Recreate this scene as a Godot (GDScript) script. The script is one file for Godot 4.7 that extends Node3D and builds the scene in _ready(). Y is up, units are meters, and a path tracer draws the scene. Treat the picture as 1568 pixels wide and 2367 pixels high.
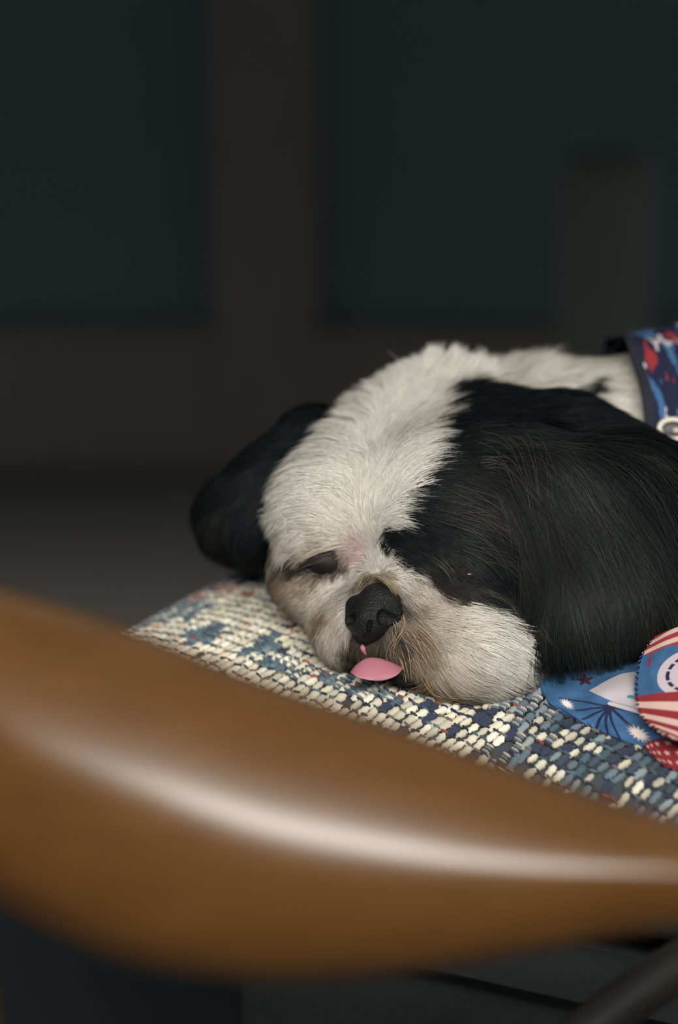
extends Node3D
# A black and white long-haired dog asleep on a woven cushion, seen past the blurred wooden arm of a chair.

const PITCH := 0.34907          # the camera looks 20 degrees down
const K := 0.00018              # metres per pixel of the 1568 x 2367 frame, one metre from the lens
const CUSHION_TOP := 0.508
var eye := Vector3.ZERO
var ahead := Vector3.ZERO
var up := Vector3.ZERO
var rng := RandomNumberGenerator.new()
var names := {}


func _ready() -> void:
	rng.seed = 4711
	# ---------- camera, sky, light, exposure
	ahead = Vector3(0, -sin(PITCH), -cos(PITCH))
	up = Vector3(0, cos(PITCH), -sin(PITCH))
	eye = Vector3(0, 0.565, 0) - ahead
	var cam := Camera3D.new()
	cam.name = "camera"
	var lens := CameraAttributesPhysical.new()
	lens.frustum_focal_length = 12.0 / (1183.5 * K)
	lens.exposure_aperture = 2.35
	lens.frustum_focus_distance = 0.978
	lens.frustum_near = 0.05
	lens.frustum_far = 60.0
	cam.attributes = lens
	add_child(cam)
	cam.fov = rad_to_deg(2.0 * atan(1183.5 * K))
	cam.look_at_from_position(eye, eye + ahead, Vector3.UP)
	cam.current = true

	var env := Environment.new()
	env.background_mode = Environment.BG_SKY
	env.sky = Sky.new()
	env.sky.sky_material = PhysicalSkyMaterial.new()
	env.tonemap_mode = Environment.TONE_MAPPER_LINEAR
	env.tonemap_exposure = 1.0
	env.sdfgi_enabled = true
	env.ssao_enabled = true
	env.ssil_enabled = true
	var we := WorldEnvironment.new()
	we.name = "world_environment"
	we.environment = env
	add_child(we)
	unseen_window_light(Vector3(0.28, 2.15, 2.18), Vector2(2.4, 0.64), 12.6)

	room()
	back_door()
	unseen_table()
	waste_bin()
	shade_sheet()
	bench()
	dog_shape()
	cushion()
	dog()
	armchair()


# ---------- helpers

func at(px: float, py: float, z: float) -> Vector3:      # z: centimetres nearer than the plane one metre from the lens
	var d := 1.0 - z * 0.01
	return eye + ahead * d + Vector3((px - 784.0) * K * d, 0, 0) + up * ((1183.5 - py) * K * d)

func numbered(called: String) -> String:
	names[called] = names.get(called, 0) + 1
	return called if names[called] == 1 else "%s_%03d" % [called, names[called] - 1]

func thing(called: String, label: String, category: String, where := Vector3.ZERO) -> Node3D:
	var o := Node3D.new()
	o.name = numbered(called)
	o.position = where
	o.set_meta("label", label)
	o.set_meta("category", category)
	add_child(o, true)
	return o

func part(called: String, mesh: Mesh, mat: Material, parent: Node3D, label := "", kind := "") -> MeshInstance3D:
	# the mesh is in world coordinates; the node is shifted back by where its parent stands
	var o := MeshInstance3D.new()
	o.name = called
	o.mesh = mesh
	o.material_override = mat
	o.cast_shadow = GeometryInstance3D.SHADOW_CASTING_SETTING_ON
	if label: o.set_meta("label", label)
	if kind: o.set_meta("kind", kind)
	parent.add_child(o, true)
	if parent != self:
		var p: Node = parent
		while p != self:
			o.position -= (p as Node3D).position
			p = p.get_parent()
	return o

func mat(c: Color, rough := 0.7, spec := 0.5) -> StandardMaterial3D:   # c in linear values
	var m := StandardMaterial3D.new()
	m.albedo_color = c.linear_to_srgb()
	m.roughness = rough
	m.metallic_specular = spec
	return m

func noise_tex(freq: float, oct: int, a: Color, b: Color, seed_: int, stretch_seed := 0) -> NoiseTexture2D:
	var n := FastNoiseLite.new()
	n.seed = seed_
	n.frequency = freq
	n.fractal_octaves = oct
	var t := NoiseTexture2D.new()
	t.width = 512
	t.height = 512
	t.seamless = true
	t.noise = n
	var g := Gradient.new()
	g.set_color(0, a.linear_to_srgb())
	g.set_color(1, b.linear_to_srgb())
	t.color_ramp = g
	return t

func wood(a: Color, b: Color, rough: float, seed_: int, scale := Vector3(3, 40, 40)) -> StandardMaterial3D:
	var m := StandardMaterial3D.new()
	m.albedo_texture = noise_tex(0.012, 4, a, b, seed_)
	m.uv1_triplanar = true
	m.uv1_scale = scale
	m.roughness = rough
	return m

func shape(v: PackedVector3Array, idx: PackedInt32Array, uv := PackedVector2Array(), col := PackedColorArray(), closed := true) -> ArrayMesh:
	if closed:
		var vol := 0.0
		for i in range(0, idx.size(), 3):
			vol += v[idx[i]].dot(v[idx[i + 2]].cross(v[idx[i + 1]]))
		var c := Vector3.ZERO
		if vol < 0.0:
			for i in range(0, idx.size(), 3):
				var q := idx[i + 1]
				idx[i + 1] = idx[i + 2]
				idx[i + 2] = q
	var n := PackedVector3Array()
	n.resize(v.size())
	for i in range(0, idx.size(), 3):
		var f := (v[idx[i + 2]] - v[idx[i]]).cross(v[idx[i + 1]] - v[idx[i]])
		n[idx[i]] += f
		n[idx[i + 1]] += f
		n[idx[i + 2]] += f
	for i in n.size():
		n[i] = n[i].normalized()
	return raw(v, n, idx, uv, col)

func raw(v: PackedVector3Array, n: PackedVector3Array, idx: PackedInt32Array, uv := PackedVector2Array(), col := PackedColorArray()) -> ArrayMesh:
	var a := []
	a.resize(Mesh.ARRAY_MAX)
	a[Mesh.ARRAY_VERTEX] = v
	a[Mesh.ARRAY_NORMAL] = n
	a[Mesh.ARRAY_INDEX] = idx
	if uv.size(): a[Mesh.ARRAY_TEX_UV] = uv
	if col.size(): a[Mesh.ARRAY_COLOR] = col
	var m := ArrayMesh.new()
	m.add_surface_from_arrays(Mesh.PRIMITIVE_TRIANGLES, a)
	return m

func box(lo: Vector3, hi: Vector3, bevel := 0.004) -> ArrayMesh:      # a box with chamfered edges
	var c := (lo + hi) * 0.5
	var h := (hi - lo) * 0.5
	var b := minf(bevel, minf(h.x, minf(h.y, h.z)) * 0.9)
	var st := SurfaceTool.new()
	st.begin(Mesh.PRIMITIVE_TRIANGLES)
	var pts := []
	for sx in [-1, 1]:
		for sy in [-1, 1]:
			for sz in [-1, 1]:
				pts.append([c + Vector3(sx * h.x, sy * (h.y - b), sz * (h.z - b)), c + Vector3(sx * (h.x - b), sy * h.y, sz * (h.z - b)), c + Vector3(sx * (h.x - b), sy * (h.y - b), sz * h.z)])
	var quads := []
	for axis in 3:
		for s in [0, 1]:
			var q := []
			for k in [[0, 0], [1, 0], [1, 1], [0, 1]]:
				var bits := [0, 0, 0]
				bits[axis] = s
				bits[(axis + 1) % 3] = k[0]
				bits[(axis + 2) % 3] = k[1]
				q.append(pts[bits[0] * 4 + bits[1] * 2 + bits[2]][axis])
			quads.append(q)
		for s in [0, 1]:
			for t in [0, 1]:            # edge along axis
				var q := []
				for e in [0, 1]:
					var bits := [0, 0, 0]
					bits[axis] = e
					bits[(axis + 1) % 3] = s
					bits[(axis + 2) % 3] = t
					var p = pts[bits[0] * 4 + bits[1] * 2 + bits[2]]
					q.append([p[(axis + 1) % 3], p[(axis + 2) % 3]])
				quads.append([q[0][0], q[0][1], q[1][1], q[1][0]])
	for p in pts:
		quads.append([p[0], p[1], p[2], p[2]])
	for q in quads:
		var mid: Vector3 = (q[0] + q[1] + q[2] + q[3]) / 4.0 - c
		var f: Vector3 = (q[2] - q[0]).cross(q[1] - q[0])
		var o = [0, 1, 2, 3] if f.dot(mid) > 0 else [3, 2, 1, 0]
		for k in [[0, 1, 2], [0, 2, 3]]:
			for i in k:
				st.set_normal((f if f.dot(mid) > 0 else -f).normalized())
				st.add_vertex(q[o[i]])
	return st.commit()

func catmull(p: Array, t: float) -> Variant:       # t from 0 to p.size() - 1, through every point
	var i := clampi(int(floor(t)), 0, p.size() - 2)
	var f := t - i
	var a = p[i - 1] if i > 0 else p[0] * 2.0 - p[1]
	var b = p[i]
	var c = p[i + 1]
	var d = p[i + 2] if i + 2 < p.size() else p[i + 1] * 2.0 - p[i]
	return (b * 2.0 + (c - a) * f + (a * 2.0 - b * 5.0 + c * 4.0 - d) * f * f + (b * 3.0 - a - c * 3.0 + d) * f * f * f) * 0.5

func loft(rings: Array) -> ArrayMesh:              # closed rings of points, capped at both ends
	var v := PackedVector3Array()
	var idx := PackedInt32Array()
	var uv := PackedVector2Array()
	var n: int = rings[0].size()
	for r in rings.size():
		for k in n:
			v.append(rings[r][k])
			uv.append(Vector2(float(k) / n, float(r) / rings.size()))
	for r in rings.size() - 1:
		for k in n:
			var a := r * n + k
			var b := r * n + (k + 1) % n
			idx.append_array([a, b, a + n, b, b + n, a + n])
	for e in [0, rings.size() - 1]:
		var m := Vector3.ZERO
		for p in rings[e]: m += p / n
		v.append(m)
		uv.append(Vector2(0.5, 0.5))
		for k in n:
			var a: int = e * n + k
			var b: int = e * n + (k + 1) % n
			if e == 0: idx.append_array([a, v.size() - 1, b])
			else: idx.append_array([a, b, v.size() - 1])
	return shape(v, idx, uv)

func tube(pts: Array, radii: Array, sides := 12, per := 6) -> ArrayMesh:
	var rings := []
	var steps := (pts.size() - 1) * per
	var side := Vector3.ZERO
	for s in steps + 1:
		var t := float(s) / per
		var p: Vector3 = catmull(pts, t)
		var q: Vector3 = catmull(pts, minf(t + 0.02, pts.size() - 1)) - catmull(pts, maxf(t - 0.02, 0))
		q = q.normalized()
		if side == Vector3.ZERO: side = q.cross(Vector3.UP if absf(q.y) < 0.9 else Vector3.RIGHT).normalized()
		side = (side - q * side.dot(q)).normalized()
		var other := q.cross(side)
		var r: float = catmull(radii, t)
		var ring := []
		for k in sides:
			var a := TAU * k / sides
			ring.append(p + (side * cos(a) + other * sin(a)) * r)
		rings.append(ring)
	return loft(rings)

func patch(ctrl: Array, nu: int, nv: int) -> Array:     # rows of points -> grid of points
	var g := []
	for j in nv + 1:
		var row := []
		for i in nu + 1:
			var col := []
			for r in ctrl: col.append(catmull(r, float(i) / nu * (r.size() - 1)))
			row.append(catmull(col, float(j) / nv * (ctrl.size() - 1)))
		g.append(row)
	return g

func cloth(g: Array, thick: float) -> ArrayMesh:        # a sheet with thickness; uv = its own grid
	var nv := g.size()
	var nu: int = g[0].size()
	var v := PackedVector3Array()
	var uv := PackedVector2Array()
	var idx := PackedInt32Array()
	for side in [0, 1]:
		for j in nv:
			for i in nu:
				var du: Vector3 = g[j][mini(i + 1, nu - 1)] - g[j][maxi(i - 1, 0)]
				var dv: Vector3 = g[mini(j + 1, nv - 1)][i] - g[maxi(j - 1, 0)][i]
				v.append(g[j][i] + du.cross(dv).normalized() * thick * side)
				uv.append(Vector2(float(i) / (nu - 1), float(j) / (nv - 1)))
	var m := nu * nv
	for j in nv - 1:
		for i in nu - 1:
			var a := j * nu + i
			idx.append_array([a, a + 1, a + nu, a + 1, a + nu + 1, a + nu])
			idx.append_array([m + a, m + a + nu, m + a + 1, m + a + 1, m + a + nu, m + a + nu + 1])
	var rim := []
	for i in nu: rim.append(i)
	for j in range(1, nv): rim.append(j * nu + nu - 1)
	for i in range(nu - 2, -1, -1): rim.append((nv - 1) * nu + i)
	for j in range(nv - 2, 0, -1): rim.append(j * nu)
	for k in rim.size():
		var a: int = rim[k]
		var b: int = rim[(k + 1) % rim.size()]
		idx.append_array([a, a + m, b, b, a + m, b + m])
	return shape(v, idx, uv)


# ---------- the room

func structure(called: String, mesh: Mesh, m: Material, label: String) -> MeshInstance3D:
	var o := part(numbered(called), mesh, m, self, label, "structure")
	return o

func room() -> void:
	var plaster := mat(Color(0.40, 0.415, 0.42), 0.9, 0.2)
	var boards := wood(Color(0.115, 0.115, 0.108), Color(0.165, 0.162, 0.15), 0.75, 3, Vector3(1.2, 9, 9))
	structure("floor", box(Vector3(-2.3, -0.1, -1.9), Vector3(2.3, 0, 2.5)), boards, "dim grey brown floor behind and under the seat")
	structure("ceiling", box(Vector3(-2.3, 2.6, -1.9), Vector3(2.3, 2.7, 2.5)), plaster, "plain grey ceiling of the room")
	structure("wall_back", box(Vector3(-2.3, 0, -1.9), Vector3(2.3, 2.6, -1.75)), plaster, "plain grey wall holding the panelled door behind the dog")
	structure("wall_left", box(Vector3(-2.45, 0, -1.9), Vector3(-2.3, 2.6, 2.5)), plaster, "plain side wall on the left of the room")
	structure("wall_right", box(Vector3(2.3, 0, -1.9), Vector3(2.45, 2.6, 2.5)), plaster, "plain side wall on the right of the room")
	# the wall behind the camera, round the opening of the unseen window
	var w := CSGCombiner3D.new()
	w.name = "wall_front"
	w.set_meta("kind", "structure")
	w.set_meta("label", "plain wall with the unseen window behind the camera")
	add_child(w)
	var b := CSGBox3D.new()
	b.name = "wall_slab"
	b.size = Vector3(4.6, 2.6, 0.2)
	b.position = Vector3(0, 1.3, 2.4)
	b.material = plaster
	w.add_child(b)
	var h := CSGBox3D.new()
	h.name = "opening"
	h.operation = CSGShape3D.OPERATION_SUBTRACTION
	h.size = Vector3(2.4, 0.64, 0.4)
	h.position = Vector3(0.28, 2.15, 2.4)
	h.material = plaster
	w.add_child(h)

func unseen_window_light(c: Vector3, s: Vector2, energy: float) -> void:  # out of view; shaped and placed to light the dog and the arm
	var o := thing("window", "unseen frosted window with a wooden frame behind the camera, placed to light the dog and the chair arm", "window", Vector3(c.x, c.y - s.y / 2, c.z + 0.12))
	o.name = "window_1"
	o.set_meta("kind", "structure")
	var m := StandardMaterial3D.new()
	m.albedo_color = Color(0.9, 0.9, 0.9)
	m.emission_enabled = true
	m.emission = Color(1.0, 0.96, 0.9)
	m.emission_energy_multiplier = 1.0
	part("unseen_window_pane", box(Vector3(c.x - s.x / 2, c.y - s.y / 2, c.z + 0.15), Vector3(c.x + s.x / 2, c.y + s.y / 2, c.z + 0.16), 0.002), m, o)
	var f := mat(Color(0.35, 0.33, 0.3), 0.5)
	for sgn in [-1, 1]:
		var x: float = c.x + sgn * (s.x / 2 - 0.03)
		part("unseen_window_frame", box(Vector3(x - 0.03, c.y - s.y / 2, c.z + 0.09), Vector3(x + 0.03, c.y + s.y / 2, c.z + 0.17)), f, o)
		var y: float = c.y + sgn * (s.y / 2 - 0.03)
		part("unseen_window_frame", box(Vector3(c.x - s.x / 2 + 0.06, y - 0.03, c.z + 0.09), Vector3(c.x + s.x / 2 - 0.06, y + 0.03, c.z + 0.17)), f, o)
	var l := AreaLight3D.new()  # daylight of the unseen window
	l.name = "unseen_window_daylight"
	l.area_size = s - Vector2(0.14, 0.14)
	l.area_normalize_energy = true
	l.light_energy = energy
	l.light_color = Color(1.0, 0.985, 0.955)
	l.area_range = 12.0
	l.shadow_enabled = true
	add_child(l)
	l.look_at_from_position(c + Vector3(0, 0, 0.07), c + Vector3(0, 0, -1), Vector3.UP)

func on_wall(px: float, py: float, z: float) -> Vector3:
	var d := (at(px, py, 0) - eye)
	return eye + d * ((z - eye.z) / d.z)

func back_door() -> void:
	# frame and panel joinery on the back wall, far out of focus
	var brown := wood(Color(0.33, 0.305, 0.295), Color(0.40, 0.375, 0.36), 0.75, 11, Vector3(8, 1.5, 8))
	var panel := mat(Color(0.22, 0.33, 0.375), 0.8, 0.2)
	var z := -1.70
	var x0 := on_wall(490, 600, z).x
	var x1 := on_wall(735, 600, z).x
	var yb := on_wall(600, 1085, z).y
	var yr := on_wall(600, 765, z).y
	var o := thing("door", "panelled door with warm grey frame in the dim background", "door", Vector3((x0 + x1) / 2, 0, -1.74))
	o.name = "door_1"
	o.set_meta("kind", "structure")
	part("stile", box(Vector3(x0, 0.0, -1.745), Vector3(x1, 2.2, z)), brown, o)
	part("stile", box(Vector3(x0 - 0.95, 0.0, -1.745), Vector3(x0 - 0.83, 2.2, z)), brown, o)
	part("stile", box(Vector3(x1 + 0.78, 0.0, -1.745), Vector3(x1 + 0.9, 2.2, z)), brown, o)
	for s in [[x0 - 0.83, x0], [x1, x1 + 0.78]]:
		part("rail", box(Vector3(s[0], yb, -1.745), Vector3(s[1], yr, z)), brown, o)
		part("rail", box(Vector3(s[0], 2.06, -1.745), Vector3(s[1], 2.2, z)), brown, o)
		part("door_panel", box(Vector3(s[0], yr, -1.748), Vector3(s[1], 2.06, -1.735), 0.002), panel, o)
		part("door_panel", box(Vector3(s[0], 0.0, -1.748), Vector3(s[1], yb, -1.735), 0.002), panel, o)


func waste_bin() -> void:
	var m := mat(Color(0.34, 0.37, 0.36), 0.7, 0.3)
	var z := -1.35
	var l := on_wall(1285, 600, z).x
	var r := on_wall(1510, 600, z).x
	var t := on_wall(1400, 385, z).y
	var c := Vector3((l + r) / 2, 0, z)
	var o := thing("bin", "slim plain bin standing in the dark before the panelled door", "bin", c)
	var w := (r - l) / 2
	var rings := []
	for q in [[0.0, 0.80], [0.01, 0.84], [t - 0.012, 1.0]]:
		var ring := []
		for a in 32: ring.append(c + Vector3(cos(TAU * a / 32) * w * q[1], q[0], sin(TAU * a / 32) * w * q[1]))
		rings.append(ring)
	part("bin_body", loft(rings), m, o)
	var dome := []
	for q in [[t - 0.012, 1.0], [t - 0.004, 1.02], [t + 0.004, 0.96], [t + 0.012, 0.75], [t + 0.017, 0.4], [t + 0.018, 0.05]]:
		var ring := []
		for a in 32: ring.append(c + Vector3(cos(TAU * a / 32) * w * q[1], q[0], sin(TAU * a / 32) * w * q[1]))
		dome.append(ring)
	part("lid", loft(dome), m, o)

func unseen_table() -> void:  # out of view, placed so that it shades the door and floor behind
	var m := wood(Color(0.11, 0.06, 0.03), Color(0.16, 0.095, 0.05), 0.5, 19, Vector3(2, 20, 20))
	var o := thing("unseen_table", "unseen long wooden tabletop on legs, placed to shade the space behind the dog", "unseen_table", Vector3(0, 0, -1.06))
	part("tabletop", box(Vector3(-1.7, 0.785, -1.64), Vector3(1.7, 0.82, -0.08), 0.006), m, o)
	for x in [-1.6, 1.6]:
		for z in [-1.55, -0.25]:
			part("leg", tube([Vector3(x, 0, z), Vector3(x, 0.35, z), Vector3(x, 0.785, z)], [0.022, 0.028, 0.034]), m, o)

func shade_sheet() -> void:
	var m := mat(Color(0.030, 0.040, 0.046), 0.95, 0.1)  # near-black sheet added in place of shade on the near floor
	var o := thing("shade_sheet", "added dark sheet standing in for shade on the floor under the bench", "shade_sheet", Vector3(0, 0, 0.25))
	part("shade_sheet_top", box(Vector3(-1.3, 0.0, -0.98), Vector3(1.3, 0.012, 1.5), 0.005), m, o)
	for e in [-0.98, 1.5]:
		part("shade_sheet_edge", tube([Vector3(-1.3, 0.008, e), Vector3(0, 0.008, e), Vector3(1.3, 0.008, e)], [0.008, 0.008, 0.008], 8), m, o)


# ---------- the seat and its cushion

const CORNER := Vector3(-0.155, 0, 0.0)
const UAX := Vector3(0.914, 0, 0.406)
const VAX := Vector3(0.56, 0, -0.828)
const SIDE := 0.46

func cushion_y(u: float, v: float) -> float:           # top of the cushion
	var a := absf(u / SIDE * 2.0 - 1.0)
	var b := absf(v / SIDE * 2.0 - 1.0)
	var q := maxf(0.0, 1.0 - pow(a, 5.0)) * maxf(0.0, 1.0 - pow(b, 4.5))
	var y := CUSHION_TOP - 0.05 + 0.05 * pow(q, 0.5)
	if dent.size():
		var x := clampf(u / SIDE * 72.0, 0.0, 71.999)
		var z := clampf(v / SIDE * 72.0, 0.0, 71.999)
		var i := int(z) * 73 + int(x)
		var fx := x - int(x)
		y -= lerpf(lerpf(dent[i], dent[i + 1], fx), lerpf(dent[i + 73], dent[i + 74], fx), z - int(z))
	return y

var dent := PackedFloat32Array()      # how far the dog presses the cushion down

func press() -> void:
	var deep := PackedFloat32Array()
	for j in 73:
		for i in 73:
			var p := cushion_at(SIDE * i / 72.0, SIDE * j / 72.0)
			var top := p.y
			for k in 40:
				var e := field(p)
				if e > 0.002: break
				p.y -= maxf(0.0012, (0.002 - e) * 0.7)
			deep.append(minf(top - p.y, 0.035))
	for round_ in 2:
		var soft := deep.duplicate()
		for j in range(1, 72):
			for i in range(1, 72):
				var k := j * 73 + i
				soft[k] = maxf(deep[k], (deep[k - 1] + deep[k + 1] + deep[k - 73] + deep[k + 73]) * 0.25)
		deep = soft
	dent = deep

func cushion_at(u: float, v: float) -> Vector3:
	var p := CORNER + UAX * u + VAX * v
	p.y = cushion_y(u, v)
	return p

func cushion_uv(p: Vector3) -> Vector2:
	var r := p - CORNER
	var det := UAX.x * VAX.z - UAX.z * VAX.x
	return Vector2((r.x * VAX.z - r.z * VAX.x) / det, (UAX.x * r.z - UAX.z * r.x) / det)

func cushion_hit(px: float, py: float) -> Vector2:
	var d := (at(px, py, 0) - eye).normalized()
	var t := 0.7
	for i in 60:
		var p := eye + d * t
		var c := cushion_uv(p)
		t += (p.y - cushion_y(clampf(c.x, 0, SIDE), clampf(c.y, 0, SIDE))) * 0.8
	return cushion_uv(eye + d * t)

func bench() -> void:
	var m := wood(Color(0.024, 0.028, 0.030), Color(0.033, 0.037, 0.039), 0.85, 21, Vector3(20, 20, 3))
	var c := CORNER + (UAX + VAX) * SIDE * 0.5
	var o := thing("bench", "low dark wooden bench under the woven cushion", "bench", Vector3(c.x, 0, c.z))
	o.rotation.y = -atan2(UAX.z, UAX.x)
	var h := SIDE * 0.5
	var s := part("seat", box(Vector3(-h + 0.035, 0.365, -h + 0.04), Vector3(h + 0.03, 0.400, h - 0.05)), m, o)
	s.position = Vector3.ZERO
	var skirt := part("added_apron", box(Vector3(-h + 0.05, 0.2, -h + 0.055), Vector3(h + 0.015, 0.366, h - 0.065)), m, o)  # added board that covers the blackest gap below the seat
	skirt.position = Vector3.ZERO
	for sx in [-h + 0.07, h - 0.01]:
		for sz in [-h + 0.06, h - 0.06]:
			var l := part("leg", box(Vector3(sx - 0.025, 0.012, sz - 0.025), Vector3(sx + 0.025, 0.21, sz + 0.025)), m, o)
			l.position = Vector3.ZERO

func cushion() -> void:
	press()
	var c := CORNER + (UAX + VAX) * SIDE * 0.5
	var o := thing("seat_cushion", "thick woven cushion of cream, blue and navy yarn under the dog", "cushion", Vector3(c.x, 0.402, c.z))
	# the padded body
	var v := PackedVector3Array()
	var idx := PackedInt32Array()
	var n := 60
	for s in 2:
		for j in n + 1:
			for i in n + 1:
				var p := cushion_at(SIDE * (0.5 - 0.5 * cos(PI * i / n)), SIDE * (0.5 - 0.5 * cos(PI * j / n)))
				if s == 1: p.y = 0.456 - (p.y - 0.456) * 1.06
				else: p.y -= 0.0012
				v.append(p)
	var m := (n + 1) * (n + 1)
	for j in n:
		for i in n:
			var a := j * (n + 1) + i
			idx.append_array([a, a + n + 1, a + 1, a + 1, a + n + 1, a + n + 2])
			idx.append_array([m + a, m + a + 1, m + a + n + 1, m + a + 1, m + a + n + 2, m + a + n + 1])
	var base := mat(Color(0.055, 0.065, 0.075), 0.95, 0.2)
	part("cover", shape(v, idx), base, o)
	weave(o)

func weave(o: Node3D) -> void:
	# patches of the ikat pattern: where, half size along and across the rows (metres), kind
	var spots := []
	for s in [[380, 1425, 0.022, 0.018, 1], [460, 1470, 0.008, 0.009, 1], [640, 1540, 0.014, 0.006, 1], [610, 1500, 0.006, 0.009, 1], [790, 1592, 0.022, 0.003, 1], [870, 1600, 0.014, 0.003, 1],
			[1040, 1612, 0.022, 0.003, 1], [900, 1690, 0.010, 0.003, 1], [520, 1350, 0.030, 0.016, 2], [455, 1382, 0.030, 0.012, 3], [1300, 1740, 0.035, 0.06, 4], [1400, 1700, 0.02, 0.05, 4],
			[1500, 1850, 0.05, 0.05, 5], [1420, 1800, 0.04, 0.03, 5], [1180, 1625, 0.03, 0.012, 4], [1000, 1700, 0.025, 0.01, 6], [1100, 1660, 0.02, 0.01, 6]]:
		var c := cushion_hit(s[0], s[1])
		spots.append([cushion_at(c.x, c.y), s[2], s[3], s[4]])
	var f := FastNoiseLite.new()
	f.seed = 5
	f.frequency = 45.0
	# one slub of yarn: a plump spindle
	var slub := spindle(1.0, 9, 10)
	var du := 0.0043
	var dv := 0.0054
	var places := []
	var tints := []
	var threads := []
	var thread_tints := []
	var cream := [Color(0.66, 0.61, 0.48), Color(0.58, 0.53, 0.41), Color(0.72, 0.68, 0.56), Color(0.50, 0.47, 0.38)]
	var blue := [Color(0.095, 0.145, 0.172), Color(0.065, 0.105, 0.135), Color(0.17, 0.215, 0.235), Color(0.05, 0.07, 0.10)]
	var navy := [Color(0.025, 0.03, 0.06), Color(0.035, 0.045, 0.08)]
	var grey := [Color(0.20, 0.24, 0.26), Color(0.30, 0.32, 0.30), Color(0.12, 0.16, 0.19)]
	var red := [Color(0.30, 0.07, 0.05), Color(0.50, 0.33, 0.28), Color(0.45, 0.25, 0.2)]
	var wu := Vector3(0.74, 0, 0.67)        # the cloth is cut on the bias
	var wv := Vector3(0.67, 0, -0.74)
	var mid := CORNER + (UAX + VAX) * SIDE * 0.5
	var reach := 0.34
	for j in int(2.0 * reach / dv):
		for i in int(2.0 * reach / du):
			var spot := mid + wu * ((i + 0.5 + 0.5 * (j % 2)) * du - reach + rng.randf_range(-0.0006, 0.0006)) + wv * ((j + 0.5) * dv - reach + rng.randf_range(-0.0006, 0.0006))
			var where := cushion_uv(spot)
			var u := where.x
			var v := where.y
			if u < 0.0008 or v < 0.0008 or u > SIDE - 0.0008 or v > SIDE - 0.0008: continue
			var kind := 0
			for s in spots:
				var e := Vector2((spot - s[0]).dot(wu) / s[1], (spot - s[0]).dot(wv) / s[2]).length() + f.get_noise_2d(u, v) * 0.7
				if e < 1.0: kind = s[3]
			if kind == 0 and f.get_noise_2d(u * 0.6 + 3.0, v * 0.6) > 0.80: kind = 1
			if v > 0.34 and kind == 0 and rng.randf() < 0.2: kind = 1
			var p := cushion_at(u, v)
			var ua := cushion_uv(spot + wu * 0.002)
			var ub := cushion_uv(spot - wu * 0.002)
			var va := cushion_uv(spot + wv * 0.002)
			var vb := cushion_uv(spot - wv * 0.002)
			var tu := (cushion_at(ua.x, ua.y) - cushion_at(ub.x, ub.y)).normalized()
			var tv := (cushion_at(va.x, va.y) - cushion_at(vb.x, vb.y)).normalized()
			var nn := tu.cross(tv).normalized()
			if nn.y < 0: nn = -nn
			var stretch := 1.0 / maxf(0.25, Vector2(tv.x, tv.z).length())
			var tint: Color
			var w := rng.randf_range(0.0014, 0.0021)
			var h := rng.randf_range(0.0011, 0.0019)
			var l := rng.randf_range(0.0025, 0.0041) * minf(stretch, 3.6)
			if rng.randf() < 0.04: continue
			match kind:
				0: tint = cream[rng.randi() % 4]
				1: tint = blue[rng.randi() % 4] if rng.randf() < 0.62 else cream[rng.randi() % 4]
				2: tint = navy[rng.randi() % 2]
				3: tint = red[rng.randi() % 3] if rng.randf() < 0.7 else cream[1]
				4: tint = grey[rng.randi() % 3] if rng.randf() < 0.8 else navy[0]
				5: tint = cream[rng.randi() % 4] * 0.85 if rng.randf() < 0.30 else [blue[3], grey[2], grey[0], navy[1], blue[1]][rng.randi() % 5]
				6: tint = navy[1] if rng.randf() < 0.22 else cream[rng.randi() % 4]
			var turn := rng.randf_range(-0.28, 0.28)
			var bx := (tu * cos(turn) + tv * sin(turn))
			var bz := (tv + tu * (0.22 + rng.randf_range(-0.2, 0.2))).normalized()
			bx = nn.cross(bz)
			if kind == 5:
				w *= 0.85
				l *= 0.80
			if kind == 4:
				if i % 2 == 0:
					bz = tv
					bx = nn.cross(bz)
					w = 0.0016
					l = 0.0042 * minf(stretch, 3.6)
				else:
					for k in 4:
						threads.append(Transform3D(Basis(tv * 0.00055, nn * 0.0012, tu * 0.0019), p + tv * (k - 1.5) * dv * 0.25 * minf(stretch, 3.6) + nn * 0.0006))
						thread_tints.append([navy[1], grey[1], grey[2], cream[1] * 0.8][k])
					continue
			tint = tint * rng.randf_range(0.85, 1.1)
			tint.a = 1.0
			places.append(Transform3D(Basis(bx * w, nn * h, bz * l), p + nn * 0.0003))
			tints.append(tint)
			# the dark weft that dips over the end of the slub, and finer coloured threads beside it
			var q := p + tv * dv * 0.5 * minf(stretch, 3.6) + nn * 0.0012
			var dark: Color = (navy[rng.randi() % 2] if rng.randf() < (0.6 if u > 0.15 else 0.3) else [Color(0.16, 0.145, 0.12), blue[1], grey[2]][rng.randi() % 3]) if kind != 1 else blue[rng.randi() % 4]
			if rng.randf() < 0.07: dark = red[0]
			threads.append(Transform3D(Basis(tv * 0.00055, nn * 0.0010, (tu + tv * rng.randf_range(-0.3, 0.3)) * rng.randf_range(0.0014, 0.0022)), q))
			thread_tints.append(dark)
			if kind == 1:
				for k in 2:
					threads.append(Transform3D(Basis(tv * 0.0006, nn * 0.0009, (tu + tv * rng.randf_range(-0.15, 0.15)) * 0.0030), p + tv * (k - 0.5) * 0.0025 + nn * 0.0010))
					thread_tints.append(blue[rng.randi() % 3])
	var m := StandardMaterial3D.new()
	m.vertex_color_use_as_albedo = true
	m.roughness = 0.9
	m.metallic_specular = 0.25
	m.rim_enabled = true
	m.rim = 0.25
	m.rim_tint = 0.6
	scatter("yarn_slubs", slub, m, places, tints, o)
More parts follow.
